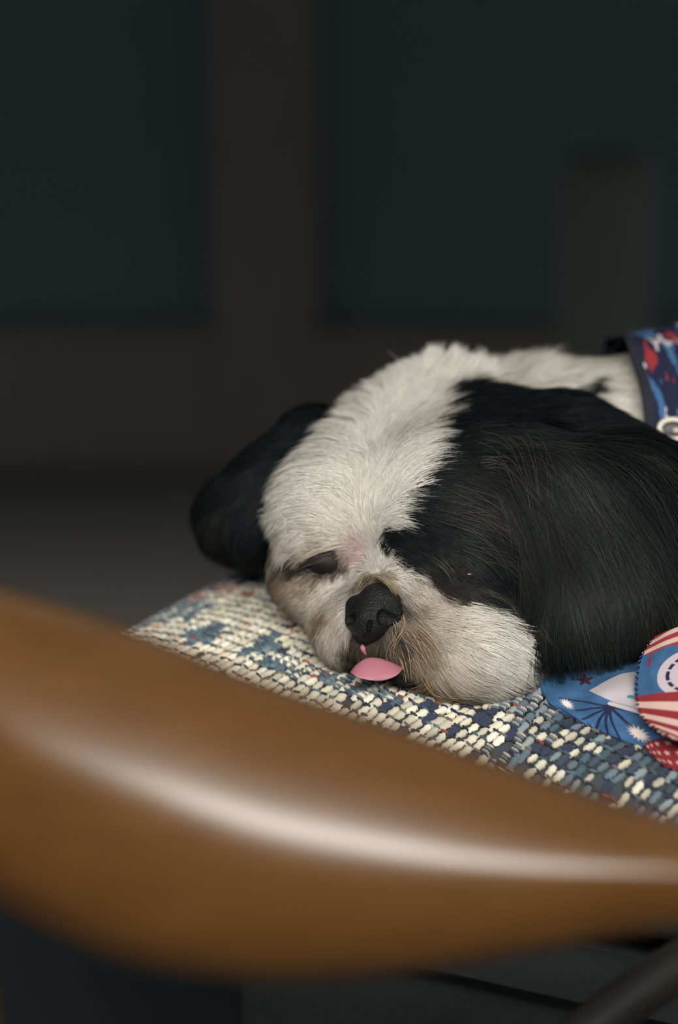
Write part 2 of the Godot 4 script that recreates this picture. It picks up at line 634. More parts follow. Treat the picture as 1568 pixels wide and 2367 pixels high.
	scatter("weft_threads", slub, m, threads, thread_tints, o)

func spindle(r: float, sides: int, steps: int) -> ArrayMesh:       # along z from -1 to 1
	var rings := []
	for s in steps + 1:
		var a := PI * (0.04 + 0.92 * s / steps)
		var rr := pow(sin(a), 0.55) * r * (1.0 + 0.13 * sin(s * 2.3 + 0.7))
		var ring := []
		for k in sides:
			ring.append(Vector3(cos(TAU * k / sides) * rr * (1.0 + 0.08 * sin(s * 1.9 + k * 2.0)), sin(TAU * k / sides) * rr, -cos(a)))
		rings.append(ring)
	return loft(rings)

func scatter(called: String, mesh: Mesh, m: Material, places: Array, tints: Array, parent: Node3D) -> void:
	var mm := MultiMesh.new()
	mm.transform_format = MultiMesh.TRANSFORM_3D
	mm.use_colors = true
	mm.mesh = mesh
	mm.instance_count = places.size()
	for i in places.size():
		mm.set_instance_transform(i, places[i])
		mm.set_instance_color(i, tints[i])
	var o := MultiMeshInstance3D.new()
	o.name = called
	o.multimesh = mm
	o.material_override = m
	o.set_meta("kind", "stuff")
	parent.add_child(o, true)
	o.position = -parent.position


# ---------- the dog

var ca := PackedVector3Array()      # round cones: start, axis, 1 / length squared, radii
var cb := PackedVector3Array()
var cl := PackedFloat32Array()
var cr := PackedFloat32Array()
var cs := PackedFloat32Array()
var blend := 0.012
var carve := []       # [centre, radius] taken out of the field

func cone(px0: float, py0: float, z0: float, r0: float, px1: float, py1: float, z1: float, r1: float) -> void:
	var a := at(px0, py0, z0)
	var b := at(px1, py1, z1) - a
	ca.append(a)
	cb.append(b)
	cl.append(1.0 / maxf(b.length_squared(), 1e-9))
	cr.append(r0 * 0.01)
	cs.append((r1 - r0) * 0.01)

func field(p: Vector3) -> float:
	var d := 1.0
	for i in ca.size():
		var q := p - ca[i]
		var t := clampf(q.dot(cb[i]) * cl[i], 0.0, 1.0)
		var e := (q - cb[i] * t).length() - cr[i] - cs[i] * t
		var h := blend - absf(d - e)
		d = minf(d, e)
		if h > 0.0: d -= h * h * (0.25 / blend)
	for c in carve: d = maxf(d, c[1] - p.distance_to(c[0]))
	return d

func grad(p: Vector3, e := 0.0015) -> Vector3:
	var a := Vector3(1, -1, -1)
	var b := Vector3(-1, -1, 1)
	var c := Vector3(-1, 1, -1)
	var d := Vector3(1, 1, 1)
	return (a * field(p + a * e) + b * field(p + b * e) + c * field(p + c * e) + d * field(p + d * e)).normalized()

func nets(lo: Vector3, hi: Vector3, step: float) -> Array:          # surface nets of field(): [vertices, indices]
	var nx := int((hi.x - lo.x) / step) + 2
	var ny := int((hi.y - lo.y) / step) + 2
	var nz := int((hi.z - lo.z) / step) + 2
	var val := PackedFloat32Array()
	val.resize(nx * ny * nz)
	var big := 4
	for bz in range(0, nz, big):
		for by in range(0, ny, big):
			for bx in range(0, nx, big):
				var mid := lo + Vector3(bx + 1.5, by + 1.5, bz + 1.5) * step
				var d := field(mid)
				var near := absf(d) < step * big * 1.1
				for z in range(bz, mini(bz + big, nz)):
					for y in range(by, mini(by + big, ny)):
						for x in range(bx, mini(bx + big, nx)):
							val[(z * ny + y) * nx + x] = field(lo + Vector3(x, y, z) * step) if near else d
	var cell := PackedInt32Array()
	cell.resize(nx * ny * nz)
	cell.fill(-1)
	var v := PackedVector3Array()
	var idx := PackedInt32Array()
	var off := [0, 1, nx, nx + 1, nx * ny, nx * ny + 1, nx * ny + nx, nx * ny + nx + 1]
	for z in nz - 1:
		for y in ny - 1:
			for x in nx - 1:
				var i := (z * ny + y) * nx + x
				var neg := 0
				for k in 8:
					if val[i + off[k]] < 0.0: neg += 1
				if neg == 0 or neg == 8: continue
				var s := Vector3.ZERO
				var cnt := 0
				for e in [[0, 1], [2, 3], [4, 5], [6, 7], [0, 2], [1, 3], [4, 6], [5, 7], [0, 4], [1, 5], [2, 6], [3, 7]]:
					var a := val[i + off[e[0]]]
					var b := val[i + off[e[1]]]
					if (a < 0.0) == (b < 0.0): continue
					var t := a / (a - b)
					s += Vector3(e[0] & 1, (e[0] >> 1) & 1, e[0] >> 2).lerp(Vector3(e[1] & 1, (e[1] >> 1) & 1, e[1] >> 2), t)
					cnt += 1
				cell[i] = v.size()
				v.append(lo + (Vector3(x, y, z) + s / cnt) * step)
	for z in range(1, nz - 1):
		for y in range(1, ny - 1):
			for x in range(1, nx - 1):
				var i := (z * ny + y) * nx + x
				for axis in 3:
					var st: int = [1, nx, nx * ny][axis]
					var b: int = [nx, nx * ny, 1][axis]
					var c: int = [nx * ny, 1, nx][axis]
					if (val[i] < 0.0) == (val[i + st] < 0.0): continue
					var q := [cell[i], cell[i - b], cell[i - b - c], cell[i - c]]
					if q.has(-1): continue
					if val[i] < 0.0: q = [q[0], q[3], q[2], q[1]]
					idx.append_array([q[0], q[1], q[2], q[0], q[2], q[3]])
	return [v, idx]

# how the coat lies: where on the dog, which way the hair runs (right, down), length in mm, lift, whiteness, tan
const COAT := [
	[850, 1240, -0.1, -1, 7, 0.3, 1, 0.1], [800, 1225, -0.6, -0.5, 13, 0.25, 1, 0.05], [720, 1230, -0.9, 0.35, 14, 0.25, 1, 0.05], [660, 1240, -0.8, 0.6, 15, 0.3, 0.95, 0.15],
	[650, 1180, -1, 0.2, 17, 0.5, 1, 0], [690, 1112, -1, 0.05, 18, 0.5, 1, 0], [745, 1048, -1, -0.1, 18, 0.5, 1, 0], [805, 985, -0.9, -0.5, 18, 0.55, 1, 0], [865, 915, -0.6, -0.8, 18, 0.55, 1, 0],
	[920, 880, -0.3, -1, 13, 0.5, 1, 0], [780, 1150, -0.9, -0.2, 20, 0.25, 1, 0], [830, 1080, -0.7, -0.5, 20, 0.25, 1, 0], [870, 1180, 0.1, -1, 15, 0.25, 1, 0], [890, 1120, 0.3, -0.9, 18, 0.25, 1, 0],
	[900, 1010, 0, -1, 20, 0.25, 1, 0], [950, 930, 0.1, -1, 14, 0.4, 1, 0], [925, 1100, 0.9, -0.4, 20, 0.35, 1, 0], [890, 1195, 0.9, 0, 14, 0.3, 1, 0], [945, 1040, 0.9, -0.5, 20, 0.3, 1, 0],
	[970, 970, 0.7, -0.7, 20, 0.3, 1, 0], [985, 905, 0.4, -0.9, 20, 0.4, 1, 0], [1030, 870, 0.3, -0.95, 18, 0.7, 1, 0], [1080, 860, 0.2, -1, 18, 0.7, 1, 0],
	[1150, 860, 0.2, -0.9, 18, 0.7, 1, 0], [1230, 870, 0.4, -0.6, 18, 0.7, 1, 0], [1320, 860, 0.8, -0.3, 16, 0.3, 1, 0], [1410, 850, 0.9, 0.1, 14, 0.25, 1, 0], [1420, 900, 0.9, 0.3, 14, 0.25, 1, 0],
	[1435, 930, 0.9, 0.3, 14, 0.2, 1, 0], [1180, 885, 0.6, 0.3, 14, 0.3, 1, 0], [1300, 885, 0.7, 0.2, 14, 0.3, 1, 0], [1405, 945, 0.8, 0.3, 14, 0.3, 1, 0], [1370, 925, 0.8, 0.3, 12, 0.3, 1, 0],
	[895, 1240, 0.6, 0.6, 9, 0.2, 0, 0], [955, 1180, 0.95, 0.3, 11, 0.2, 0, 0], [985, 1100, 0.9, -0.1, 14, 0.25, 0, 0], [1005, 1030, 0.9, -0.3, 14, 0.25, 0, 0], [1030, 960, 0.8, -0.4, 14, 0.25, 0, 0],
	[1060, 915, 0.7, -0.6, 15, 0.35, 0, 0], [1120, 905, 0.8, -0.4, 15, 0.35, 0, 0], [1200, 930, 0.9, -0.2, 16, 0.35, 0, 0], [1290, 935, 0.9, -0.2, 16, 0.35, 0, 0], [1285, 915, 0.9, -0.2, 15, 0.35, 0, 0], [1345, 925, 0.9, 0, 15, 0.35, 0, 0], [1335, 905, 0.9, -0.15, 14, 0.35, 0, 0],
	[1380, 985, 1, 0, 18, 0.3, 0, 0], [1450, 1000, 1, 0.1, 18, 0.3, 0, 0], [1100, 960, 0.9, 0, 16, 0.25, 0, 0], [1220, 980, 0.95, 0.1, 20, 0.25, 0, 0],
	[1050, 1050, 0.9, 0.1, 14, 0.2, 0, 0.03], [1050, 1130, 0.9, 0.4, 13, 0.2, 0, 0.05], [1000, 1230, 0.9, 0.35, 11, 0.2, 0, 0], [950, 1285, 0.8, 0.5, 9, 0.2, 0, 0], [1100, 1180, 0.85, 0.5, 13, 0.2, 0.02, 0.1],
	[1100, 1250, 0.9, 0.45, 12, 0.2, 0, 0.02], [1165, 1280, 0.8, 0.6, 14, 0.4, 0.0, 0.04], [1030, 1315, 0.7, 0.6, 9, 0.25, 0.0, 0.05], [1140, 1325, 0.8, 0.6, 11, 0.2, 0, 0], [1050, 1370, 0.9, 0.45, 11, 0.2, 0.02, 0.08], [1140, 1400, 0.8, 0.55, 13, 0.2, 0, 0.02], [1190, 1360, 0.6, 0.8, 14, 0.25, 0, 0.05], [1000, 1330, 0.8, 0.5, 9, 0.2, 0.02, 0.06], [1200, 1430, 0.8, 0.6, 14, 0.25, 0.03, 0.1], [925, 1290, 0.7, 0.6, 7, 0.2, 0, 0],
	[1150, 1010, 0.9, 0.3, 34, 0.22, 0, 0.02], [1200, 1080, 0.6, 0.8, 46, 0.2, 0, 0.04], [1240, 1200, 0.15, 1, 48, 0.16, 0, 0.06], [1250, 1350, 0.05, 1, 40, 0.14, 0, 0.02], [1260, 1480, 0.1, 1, 18, 0.14, 0, 0],
	[1300, 1010, 0.9, 0.4, 44, 0.2, 0, 0.02], [1330, 1120, 0.5, 0.9, 50, 0.2, 0, 0.03], [1340, 1300, 0.15, 1, 46, 0.16, 0, 0.04], [1340, 1450, 0.2, 1, 20, 0.14, 0, 0.04], [1450, 1080, 0.6, 0.8, 50, 0.2, 0, 0.02],
	[1470, 1250, 0.3, 1, 46, 0.16, 0, 0.04], [1450, 1400, 0.1, 1, 26, 0.14, 0, 0], [1430, 1490, 0.05, 1, 16, 0.14, 0, 0], [1540, 1150, 0.5, 0.9, 46, 0.2, 0, 0], [1550, 1350, 0.2, 1, 34, 0.16, 0, 0.03],
	[560, 1120, -0.8, 0.4, 24, 0.25, 0, 0], [510, 1170, -0.5, 0.9, 24, 0.25, 0.02, 0.05], [490, 1250, 0, 1, 16, 0.2, 0, 0], [560, 1250, -0.1, 1, 18, 0.2, 0, 0], [600, 1190, -0.4, 0.9, 18, 0.2, 0, 0],
	[670, 1010, -0.8, 0.5, 16, 0.25, 0, 0], [725, 955, -0.8, 0, 12, 0.25, 0, 0], [640, 1070, -0.8, 0.5, 16, 0.2, 0, 0], [790, 925, -0.7, -0.5, 10, 0.3, 0, 0], [700, 985, -0.8, 0.3, 12, 0.25, 0, 0], [750, 965, -0.8, 0.2, 12, 0.25, 0, 0], [680, 1050, -0.8, 0.4, 14, 0.2, 0, 0],
	[690, 1300, -0.8, 0.5, 7, 0.2, 0.02, 0.12], [722, 1306, -0.8, 0.4, 5, 0.2, 0.0, 0.1], [762, 1292, -0.6, 0.2, 4, 0.2, 0.0, 0.1], [770, 1318, -0.5, 0.6, 5, 0.2, 0.04, 0.2], [745, 1302, -0.5, 0.3, 3, 0.15, 0, 0], [655, 1305, -0.8, 0.6, 8, 0.2, 0.05, 0.2], [740, 1330, -0.6, 0.6, 6, 0.2, 0.05, 0.25], [748, 1278, -0.8, 0.2, 6, 0.2, 0.15, 0.3], [790, 1300, 0.3, 0.8, 5, 0.2, 0.1, 0.3], [700, 1275, -0.9, 0.35, 10, 0.4, 0.7, 0.4], [745, 1255, -0.9, 0.15, 9, 0.3, 0.85, 0.3], [640, 1275, -0.6, 0.8, 9, 0.3, 0.6, 0.5], [660, 1335, -0.8, 0.6, 8, 0.2, 0.4, 0.65], [710, 1350, -0.8, 0.5, 8, 0.2, 0.75, 0.8], [690, 1375, -0.8, 0.5, 9, 0.2, 0.8, 0.6], [735, 1385, -0.6, 0.7, 9, 0.2, 0.95, 0.3], [765, 1350, -0.7, 0.5, 7, 0.2, 0.95, 0.4],
	[670, 1370, -0.9, 0.4, 9, 0.3, 0.6, 0.8], [700, 1390, -0.9, 0.4, 9, 0.3, 0.85, 0.45], [820, 1285, -0.5, -0.3, 4, 0.2, 0.9, 0.25], [800, 1255, -0.7, -0.3, 6, 0.2, 1, 0.12],
	[860, 1415, 0.2, 1, 4, 0.1, 0, 0], [905, 1410, 0.6, 0.8, 4, 0.1, 0.05, 0.1], [840, 1460, 0, 1, 4, 0.1, 0, 0], [800, 1490, -0.2, 1, 7, 0.2, 0.10, 0.25], [818, 1518, -0.1, 1, 7, 0.2, 0.04, 0.15], [875, 1500, 0.1, 1, 8, 0.25, 0.03, 0.15], [905, 1518, 0.3, 1, 9, 0.25, 0.04, 0.2], [925, 1485, 0.5, 0.9, 10, 0.25, 0.05, 0.2], [938, 1462, 0.6, 0.8, 11, 0.25, 0.08, 0.25], [935, 1400, 0.7, 0.6, 8, 0.25, 0.08, 0.2], [928, 1368, 0.7, 0.6, 8, 0.25, 0.15, 0.3], [962, 1420, 0.8, 0.6, 10, 0.25, 0.5, 0.55], [962, 1470, 0.8, 0.6, 12, 0.3, 0.4, 0.5], [872, 1308, -0.2, -0.9, 5, 0.15, 1, 0], [912, 1315, 0.5, -0.2, 5, 0.15, 0.85, 0.25], [830, 1330, -0.8, 0.3, 6, 0.2, 1, 0.05], [806, 1348, -0.8, 0.4, 6, 0.2, 1, 0.05], [784, 1395, -0.7, 0.6, 7, 0.2, 1, 0.1], [778, 1435, -0.6, 0.8, 8, 0.2, 1, 0.2], [918, 1332, 0.6, 0.2, 6, 0.2, 1, 0.1], [945, 1375, 0.9, 0.4, 8, 0.2, 0.85, 0.4], [790, 1365, -0.7, 0.6, 8, 0.2, 1, 0.1], [880, 1345, 0.4, 0.5, 9, 0.4, 0.12, 0.35], [850, 1345, -0.2, 0.6, 6, 0.35, 0.3, 0.4], [935, 1352, 0.7, 0.6, 9, 0.25, 0.8, 0.35],
	[975, 1360, 0.8, 0.5, 8, 0.2, 0.9, 0.3], [1010, 1400, 0.9, 0.4, 9, 0.2, 0.85, 0.4], [955, 1400, 0.8, 0.6, 10, 0.3, 0.5, 0.45], [940, 1440, 0.7, 0.8, 12, 0.3, 0.35, 0.5], [1000, 1455, 0.9, 0.4, 14, 0.3, 0.9, 0.4], [985, 1420, 0.9, 0.4, 11, 0.3, 0.85, 0.4],
	[900, 1495, 0.2, 1, 9, 0.3, 0.08, 0.4], [850, 1500, -0.1, 1, 8, 0.3, 0.1, 0.35], [808, 1508, -0.2, 1, 8, 0.25, 0.06, 0.2], [818, 1540, 0, 1, 7, 0.2, 0.05, 0.25], [930, 1530, 0.5, 0.9, 10, 0.25, 0.3, 0.45], [950, 1510, 0.6, 0.8, 15, 0.35, 0.5, 0.55], [1010, 1530, 0.6, 0.8, 15, 0.3, 0.9, 0.45], [1000, 1570, 0.6, 0.5, 12, 0.25, 0.6, 0.6],
	[1060, 1425, 0.95, 0.2, 13, 0.3, 0.95, 0.15], [1120, 1440, 0.95, 0.25, 21, 0.3, 1, 0], [1175, 1470, 0.9, 0.3, 21, 0.3, 1, 0], [1100, 1500, 0.9, 0.35, 21, 0.3, 1, 0], [1180, 1540, 0.85, 0.5, 21, 0.3, 1, 0],
	[1090, 1570, 0.8, 0.5, 14, 0.25, 0.95, 0.2], [1200, 1580, 0.9, 0.3, 21, 0.25, 1, 0], [1040, 1485, 0.9, 0.4, 15, 0.3, 0.9, 0.25], [1050, 1540, 0.8, 0.6, 15, 0.3, 0.95, 0.25],
	[775, 1390, -0.4, 0.8, 8, 0.25, 0.95, 0.3], [757, 1412, -0.3, 0.9, 8, 0.25, 0.4, 0.95], [765, 1470, -0.3, 0.9, 10, 0.25, 0.95, 0.3], [792, 1535, -0.2, 1, 9, 0.25, 0.25, 0.35], [785, 1470, -0.2, 1, 9, 0.2, 0.95, 0.35], [765, 1520, -0.2, 1, 10, 0.25, 0.95, 0.3]]

var gp := PackedVector3Array()
var gd := PackedVector3Array()
var gl := PackedVector4Array()

func on_dog(px: float, py: float) -> Vector3:        # the point of the dog's skin that is seen there, or the nearest to it
	var d := (at(px, py, 0) - eye).normalized()
	var t := 0.75
	var best := 1.0
	var where := Vector3.ZERO
	for i in 60:
		var p := eye + d * t
		var e := field(p)
		if absf(e) < best:
			best = absf(e)
			where = p
		if e < 0.0004 or t > 1.4: break
		t += maxf(e * 0.8, 0.0006)
	for i in 3: where -= grad(where) * field(where)
	return where

func dog_shape() -> void:
	# skull and face, muzzle, lips, cheek; neck, back and hind quarters beyond the picture; hanging ears
	cone(790, 1190, -3.0, 2.9, 985, 1025, -8.5, 3.42)
	cone(1010, 1185, -2.2, 3.5, 1120, 1085, -6, 3.6)
	cone(1060, 1300, -0.6, 2.9, 1130, 1260, -2.5, 3.2)
	cone(760, 1300, -3.0, 2.0, 720, 1330, -3.6, 1.5)
	# muzzle, lips, cheek
	cone(715, 1340, -3.2, 1.35, 800, 1430, -1.3, 1.25)
	cone(925, 1365, -0.2, 1.7, 880, 1415, 0.4, 1.35)
	cone(855, 1458, 0.0, 1.3, 812, 1468, -0.6, 1.35)
	cone(962, 1492, 0.5, 1.45, 1080, 1495, 0.8, 1.95)
	cone(1080, 1495, 0.8, 2.0, 1150, 1515, 0.6, 1.75)
	# neck, back, hind quarters beyond the picture
	cone(1060, 1060, -9.5, 3.9, 1290, 1075, -11, 4.3)
	cone(1290, 1075, -11, 4.3, 1750, 1060, -12, 5.8)
	cone(1750, 1060, -12, 5.8, 2250, 1020, -15, 6.2)
	cone(1500, 1330, -4, 3.2, 1650, 1480, -1, 2.6)
	# hanging ears
	cone(1195, 1090, -2.2, 2.2, 1320, 1200, 0.1, 2.0)
	cone(1325, 1150, -0.4, 2.2, 1330, 1440, 1.3, 1.5)
	cone(1440, 1140, -0.9, 2.3, 1430, 1410, 1.0, 1.6)
	cone(1300, 1050, -5, 2.6, 1520, 1170, -2.6, 2.6)
	cone(1540, 1200, -2.2, 2.0, 1540, 1340, -0.8, 1.5)
	cone(730, 1040, -9.0, 1.9, 560, 1195, -8.2, 1.7)
	cone(560, 1190, -8.2, 1.6, 550, 1222, -7.8, 1.25)
	cone(640, 1120, -7.5, 1.6, 602, 1226, -6.6, 1.25)

func dog() -> void:
	var o := thing("dog", "black and white long-haired small dog asleep with its pink tongue out", "dog", at(1000, 1560, 1) * Vector3(1, 0, 1) + Vector3(0, 0.5, 0))
	var lo := Vector3(1, 1, 1) * 9.0
	var hi := -lo
	for i in ca.size():
		for p in [[ca[i], cr[i]], [ca[i] + cb[i], cr[i] + cs[i]]]:
			lo = lo.min(p[0] - Vector3.ONE * (p[1] + 0.014))
			hi = hi.max(p[0] + Vector3.ONE * (p[1] + 0.014))
	var net := nets(lo, hi, 0.0036)
	var v: PackedVector3Array = net[0]
	var idx: PackedInt32Array = net[1]
	fold = on_dog(826, 1277)
	var n := PackedVector3Array()
	n.resize(v.size())
	for i in v.size():
		var g := grad(v[i])
		v[i] -= g * field(v[i])
		n[i] = g
	for g in COAT:
		var p := on_dog(g[0], g[1])
		var m := grad(p)
		var d: Vector3 = Vector3(1, 0, 0) * g[2] - up * g[3]
		d = (d - m * d.dot(m)).normalized()
		gp.append(p)
		gd.append(d)
		gl.append(Vector4(g[4] * 0.001, g[5], g[6], g[7]))
	# spread the guides over the skin
	var dirs := PackedVector3Array()
	var look := PackedVector4Array()
	var col := PackedColorArray()
	for i in v.size():
		var sd := Vector3.ZERO
		var sl := Vector4.ZERO
		var sw := 0.0
		for k in gp.size():
			var q := v[i].distance_squared_to(gp[k]) + 2e-6
			var w := 1.0 / (q * q * q)
			sw += w
			sd += gd[k] * w
			sl += gl[k] * w
		sd -= n[i] * sd.dot(n[i])
		dirs.append(sd.normalized())
		look.append(sl / sw)
		col.append(pinked(hair_colour(sl.z / sw, sl.w / sw, 0.8), v[i]))
	var skin := StandardMaterial3D.new()
	skin.vertex_color_use_as_albedo = true
	skin.roughness = 0.85
	skin.metallic_specular = 0.25
	var body := part("body", raw(v, n, idx, PackedVector2Array(), col), skin, o)
	eyes = [on_dog(748, 1303), on_dog(1086, 1328)]
	grow(v, n, idx, dirs, look, o)
	features(o)
	clothes(o)

func hair_colour(white: float, tan_: float, k := 1.0) -> Color:
	var c := Color(0.0080, 0.0115, 0.0125).lerp(Color(0.68, 0.655, 0.60), smoothstep(0.30, 0.70, white) if tan_ < 0.2 else smoothstep(0.0, 1.0, white))
	var brown := Color(0.13, 0.10, 0.075).lerp(Color(0.46, 0.30, 0.17), white)
	c = c.lerp(brown, clampf(tan_ * (1.25 if white < 0.5 else 0.9), 0.0, 0.95))
	c = c * k
	c.a = 1.0
	return c

var eyes := []
func pinked(c: Color, p: Vector3) -> Color:        # bare pink skin in the fold between the eyes
	return c.lerp(Color(0.56, 0.33, 0.31), clampf(1.3 - p.distance_to(fold) / 0.0055, 0.0, 0.45)) if c.g > 0.2 else c

var fold := Vector3.ZERO
var bare := []        # [centre, radius]: where no hair grows

func grow(v: PackedVector3Array, n: PackedVector3Array, idx: PackedInt32Array, dirs: PackedVector3Array, look: PackedVector4Array, o: Node3D) -> void:
	bare = [[at(860, 1418, 1.3), 0.0118], [at(847, 1462, 1.0), 0.0078], [eyes[0], 0.0040], [eyes[1], 0.0020], [at(872, 1548, 1.4), 0.0075], [at(900, 1560, 1.2), 0.006]]
	# triangles where hair shows, by area; long ear hair needs fewer roots
	var run := PackedFloat32Array()
	var tri := PackedInt32Array()
	var total := 0.0
	for i in range(0, idx.size(), 3):
		var a := v[idx[i]]
		var m := n[idx[i]]
		if m.dot((eye - a).normalized()) < -0.35 or a.x > 0.235: continue
		if a.y < CUSHION_TOP - 0.012: continue
		var s := (v[idx[i + 1]] - a).cross(v[idx[i + 2]] - a).length()
		total += s / (0.55 + look[idx[i]].x * 28.0)
		run.append(total)
		tri.append(i)
	var clumps := 23000
	var per := 13
	var seg := 5
	var wob := FastNoiseLite.new()
	wob.frequency = 60.0
	wob.seed = 9
	var count := clumps * per
	var vs := PackedVector3Array()
	var ns := PackedVector3Array()
	var cs_ := PackedColorArray()
	var ix := PackedInt32Array()
	vs.resize(count * (seg * 2 + 1))
	ns.resize(count * (seg * 2 + 1))
	cs_.resize(count * (seg * 2 + 1))
	ix.resize(count * (seg * 2 - 1) * 3)
	var iv := 0
	var ii := 0
	var gpos := PackedVector3Array()
	var gside := PackedVector3Array()
	var gnorm := PackedVector3Array()
	gpos.resize(seg + 1)
	gside.resize(seg + 1)
	gnorm.resize(seg + 1)
	for c in clumps:
		var k := tri[mini(run.bsearch(rng.randf() * total), tri.size() - 1)]
		var f1 := rng.randf()
		var f2 := rng.randf()
		if f1 + f2 > 1.0:
			f1 = 1.0 - f1
			f2 = 1.0 - f2
		var f0 := 1.0 - f1 - f2
		var i0 := idx[k]
		var i1 := idx[k + 1]
		var i2 := idx[k + 2]
		var p := v[i0] * f0 + v[i1] * f1 + v[i2] * f2
		var nn := (n[i0] * f0 + n[i1] * f1 + n[i2] * f2).normalized()
		var skip := false
		for b in bare:
			if p.distance_to(b[0]) < b[1]: skip = true
		if skip: continue
		var lk := look[i0] * f0 + look[i1] * f1 + look[i2] * f2
		var d := (dirs[i0] * f0 + dirs[i1] * f1 + dirs[i2] * f2).normalized()
		var side0 := d.cross(nn).normalized()
		var swirl := wob.get_noise_3dv(p) * 0.5 + rng.randf_range(-0.14, 0.14)
		d = (d + side0 * swirl).normalized()
		var len := lk.x * rng.randf_range(0.75, 1.25)
		var lift := lk.y * rng.randf_range(0.6, 1.3)
		var step := len / seg
		var dir := (d + nn * lift * 1.4).normalized()
		var q := p - nn * 0.0006
		gpos[0] = q
		var wild := 1.0 if len < 0.02 else 0.6
		var droop := 0.06 if len < 0.02 else 0.30
		for s in range(1, seg + 1):
			q += dir * step
			var e := field(q)
			var high := (0.0006 + len * lift * lift * 0.9 * wild * s / seg)
			var fix := high * 0.5 - e
			if fix > 0.0: q += nn * minf(fix, step)
			elif e > high: q -= nn * minf((e - high) * 0.6, step * 0.5)
			gpos[s] = q
			dir = (q - gpos[s - 1]).normalized()
			dir = (dir + Vector3(0, -droop / seg, 0) - nn * 0.05 + d * 0.1).normalized()
		for s in seg + 1:
			var tg := (gpos[mini(s + 1, seg)] - gpos[maxi(s - 1, 0)]).normalized()
			gside[s] = tg.cross(nn).normalized()
			gnorm[s] = gside[s].cross(tg).normalized()
		var tone := rng.randf_range(0.88, 1.08)
		var white := lk.z + rng.randf_range(-0.10, 0.10) + wob.get_noise_3dv(p * 3.0) * 0.14
		var base := hair_colour(white, lk.w * rng.randf_range(0.7, 1.3), tone)
		if lk.z < 0.1 and rng.randf() < 0.2: base = base * 1.5 + Color(0.006, 0.0055, 0.004)
		base = pinked(base, p)
		var spread := 0.0018 + len * 0.05
		var thick := 0.000095 if len < 0.026 else 0.00014
		var close := rng.randf_range(0.15, 0.6)
		for h in per:
			var r := spread * sqrt(rng.randf())
			var a := rng.randf() * TAU
			var os := cos(a) * r
			var of := sin(a) * r
			var on := rng.randf_range(-0.0002, 0.0009)
			var tilt := rng.randf_range(-0.8, 0.8)
			var ct := cos(tilt)
			var sn := sin(tilt)
			var bend := rng.randf_range(-1.0, 1.0) * len * 0.09
			var shorter := rng.randf_range(0.7, 1.0)
			var own := base * rng.randf_range(0.90, 1.10)
			own.a = 1.0
			var start := iv
			for s in seg + 1:
				var t := float(s) / seg
				var u := t * shorter * seg
				var s0 := mini(int(u), seg - 1)
				var ctr := gpos[s0].lerp(gpos[s0 + 1], u - s0)
				var hold := 1.0 - close * t
				ctr += gside[s] * (os * hold + bend * t * t) + d * (of * hold) + gnorm[s] * (on * (0.3 + t))
				var wdt := thick * (1.0 - t * t * 0.75)
				if s == seg:
					vs[iv] = ctr
					ns[iv] = gnorm[s]
					cs_[iv] = own
					iv += 1
				else:
					var half := (gside[s] * ct + gnorm[s] * sn) * wdt
					vs[iv] = ctr - half
					vs[iv + 1] = ctr + half
					ns[iv] = (gnorm[s] - gside[s] * 0.22).normalized()
					ns[iv + 1] = (gnorm[s] + gside[s] * 0.22).normalized()
					cs_[iv] = own
					cs_[iv + 1] = own
					iv += 2
			for s in seg:
				var a0 := start + s * 2
				if s < seg - 1:
					ix[ii] = a0
					ix[ii + 1] = a0 + 3
					ix[ii + 2] = a0 + 1
					ix[ii + 3] = a0
					ix[ii + 4] = a0 + 2
					ix[ii + 5] = a0 + 3
					ii += 6
				else:
					ix[ii] = a0
					ix[ii + 1] = a0 + 2
					ix[ii + 2] = a0 + 1
					ii += 3
	vs.resize(iv)
	ns.resize(iv)
	cs_.resize(iv)
	ix.resize(ii)
	var m := StandardMaterial3D.new()
	m.vertex_color_use_as_albedo = true
	m.roughness = 0.62
	m.metallic_specular = 0.28
	m.backlight_enabled = true
	m.backlight = Color(0.45, 0.45, 0.45)
	part("coat", raw(vs, ns, ix, PackedVector2Array(), cs_), m, o, "", "stuff")
	print("hair triangles ", ii / 3)

func blob(centre: Vector3, axes: Basis, radii: Vector3, rings := 24, sides := 32) -> ArrayMesh:
	var rr := []
	for s in rings + 1:
		var a := PI * (0.02 + 0.96 * s / rings)
		var ring := []
		for k in sides:
			var b := TAU * k / sides
			ring.append(centre + axes * (Vector3(sin(a) * cos(b), sin(a) * sin(b), -cos(a)) * radii))
		rr.append(ring)
	return loft(rr)

func gloss(c: Color, rough: float) -> StandardMaterial3D:
	var m := mat(c, rough, 0.5)
	m.clearcoat_enabled = true
	m.clearcoat = 0.5
	m.clearcoat_roughness = 0.15
	return m

func face_axes(p: Vector3, m: Vector3, tilt: float) -> Basis:       # x across, y up, z out of the skin
	var x := up.cross(m).normalized()
	var y := m.cross(x)
	return Basis(x * cos(tilt) - y * sin(tilt), x * sin(tilt) + y * cos(tilt), m)

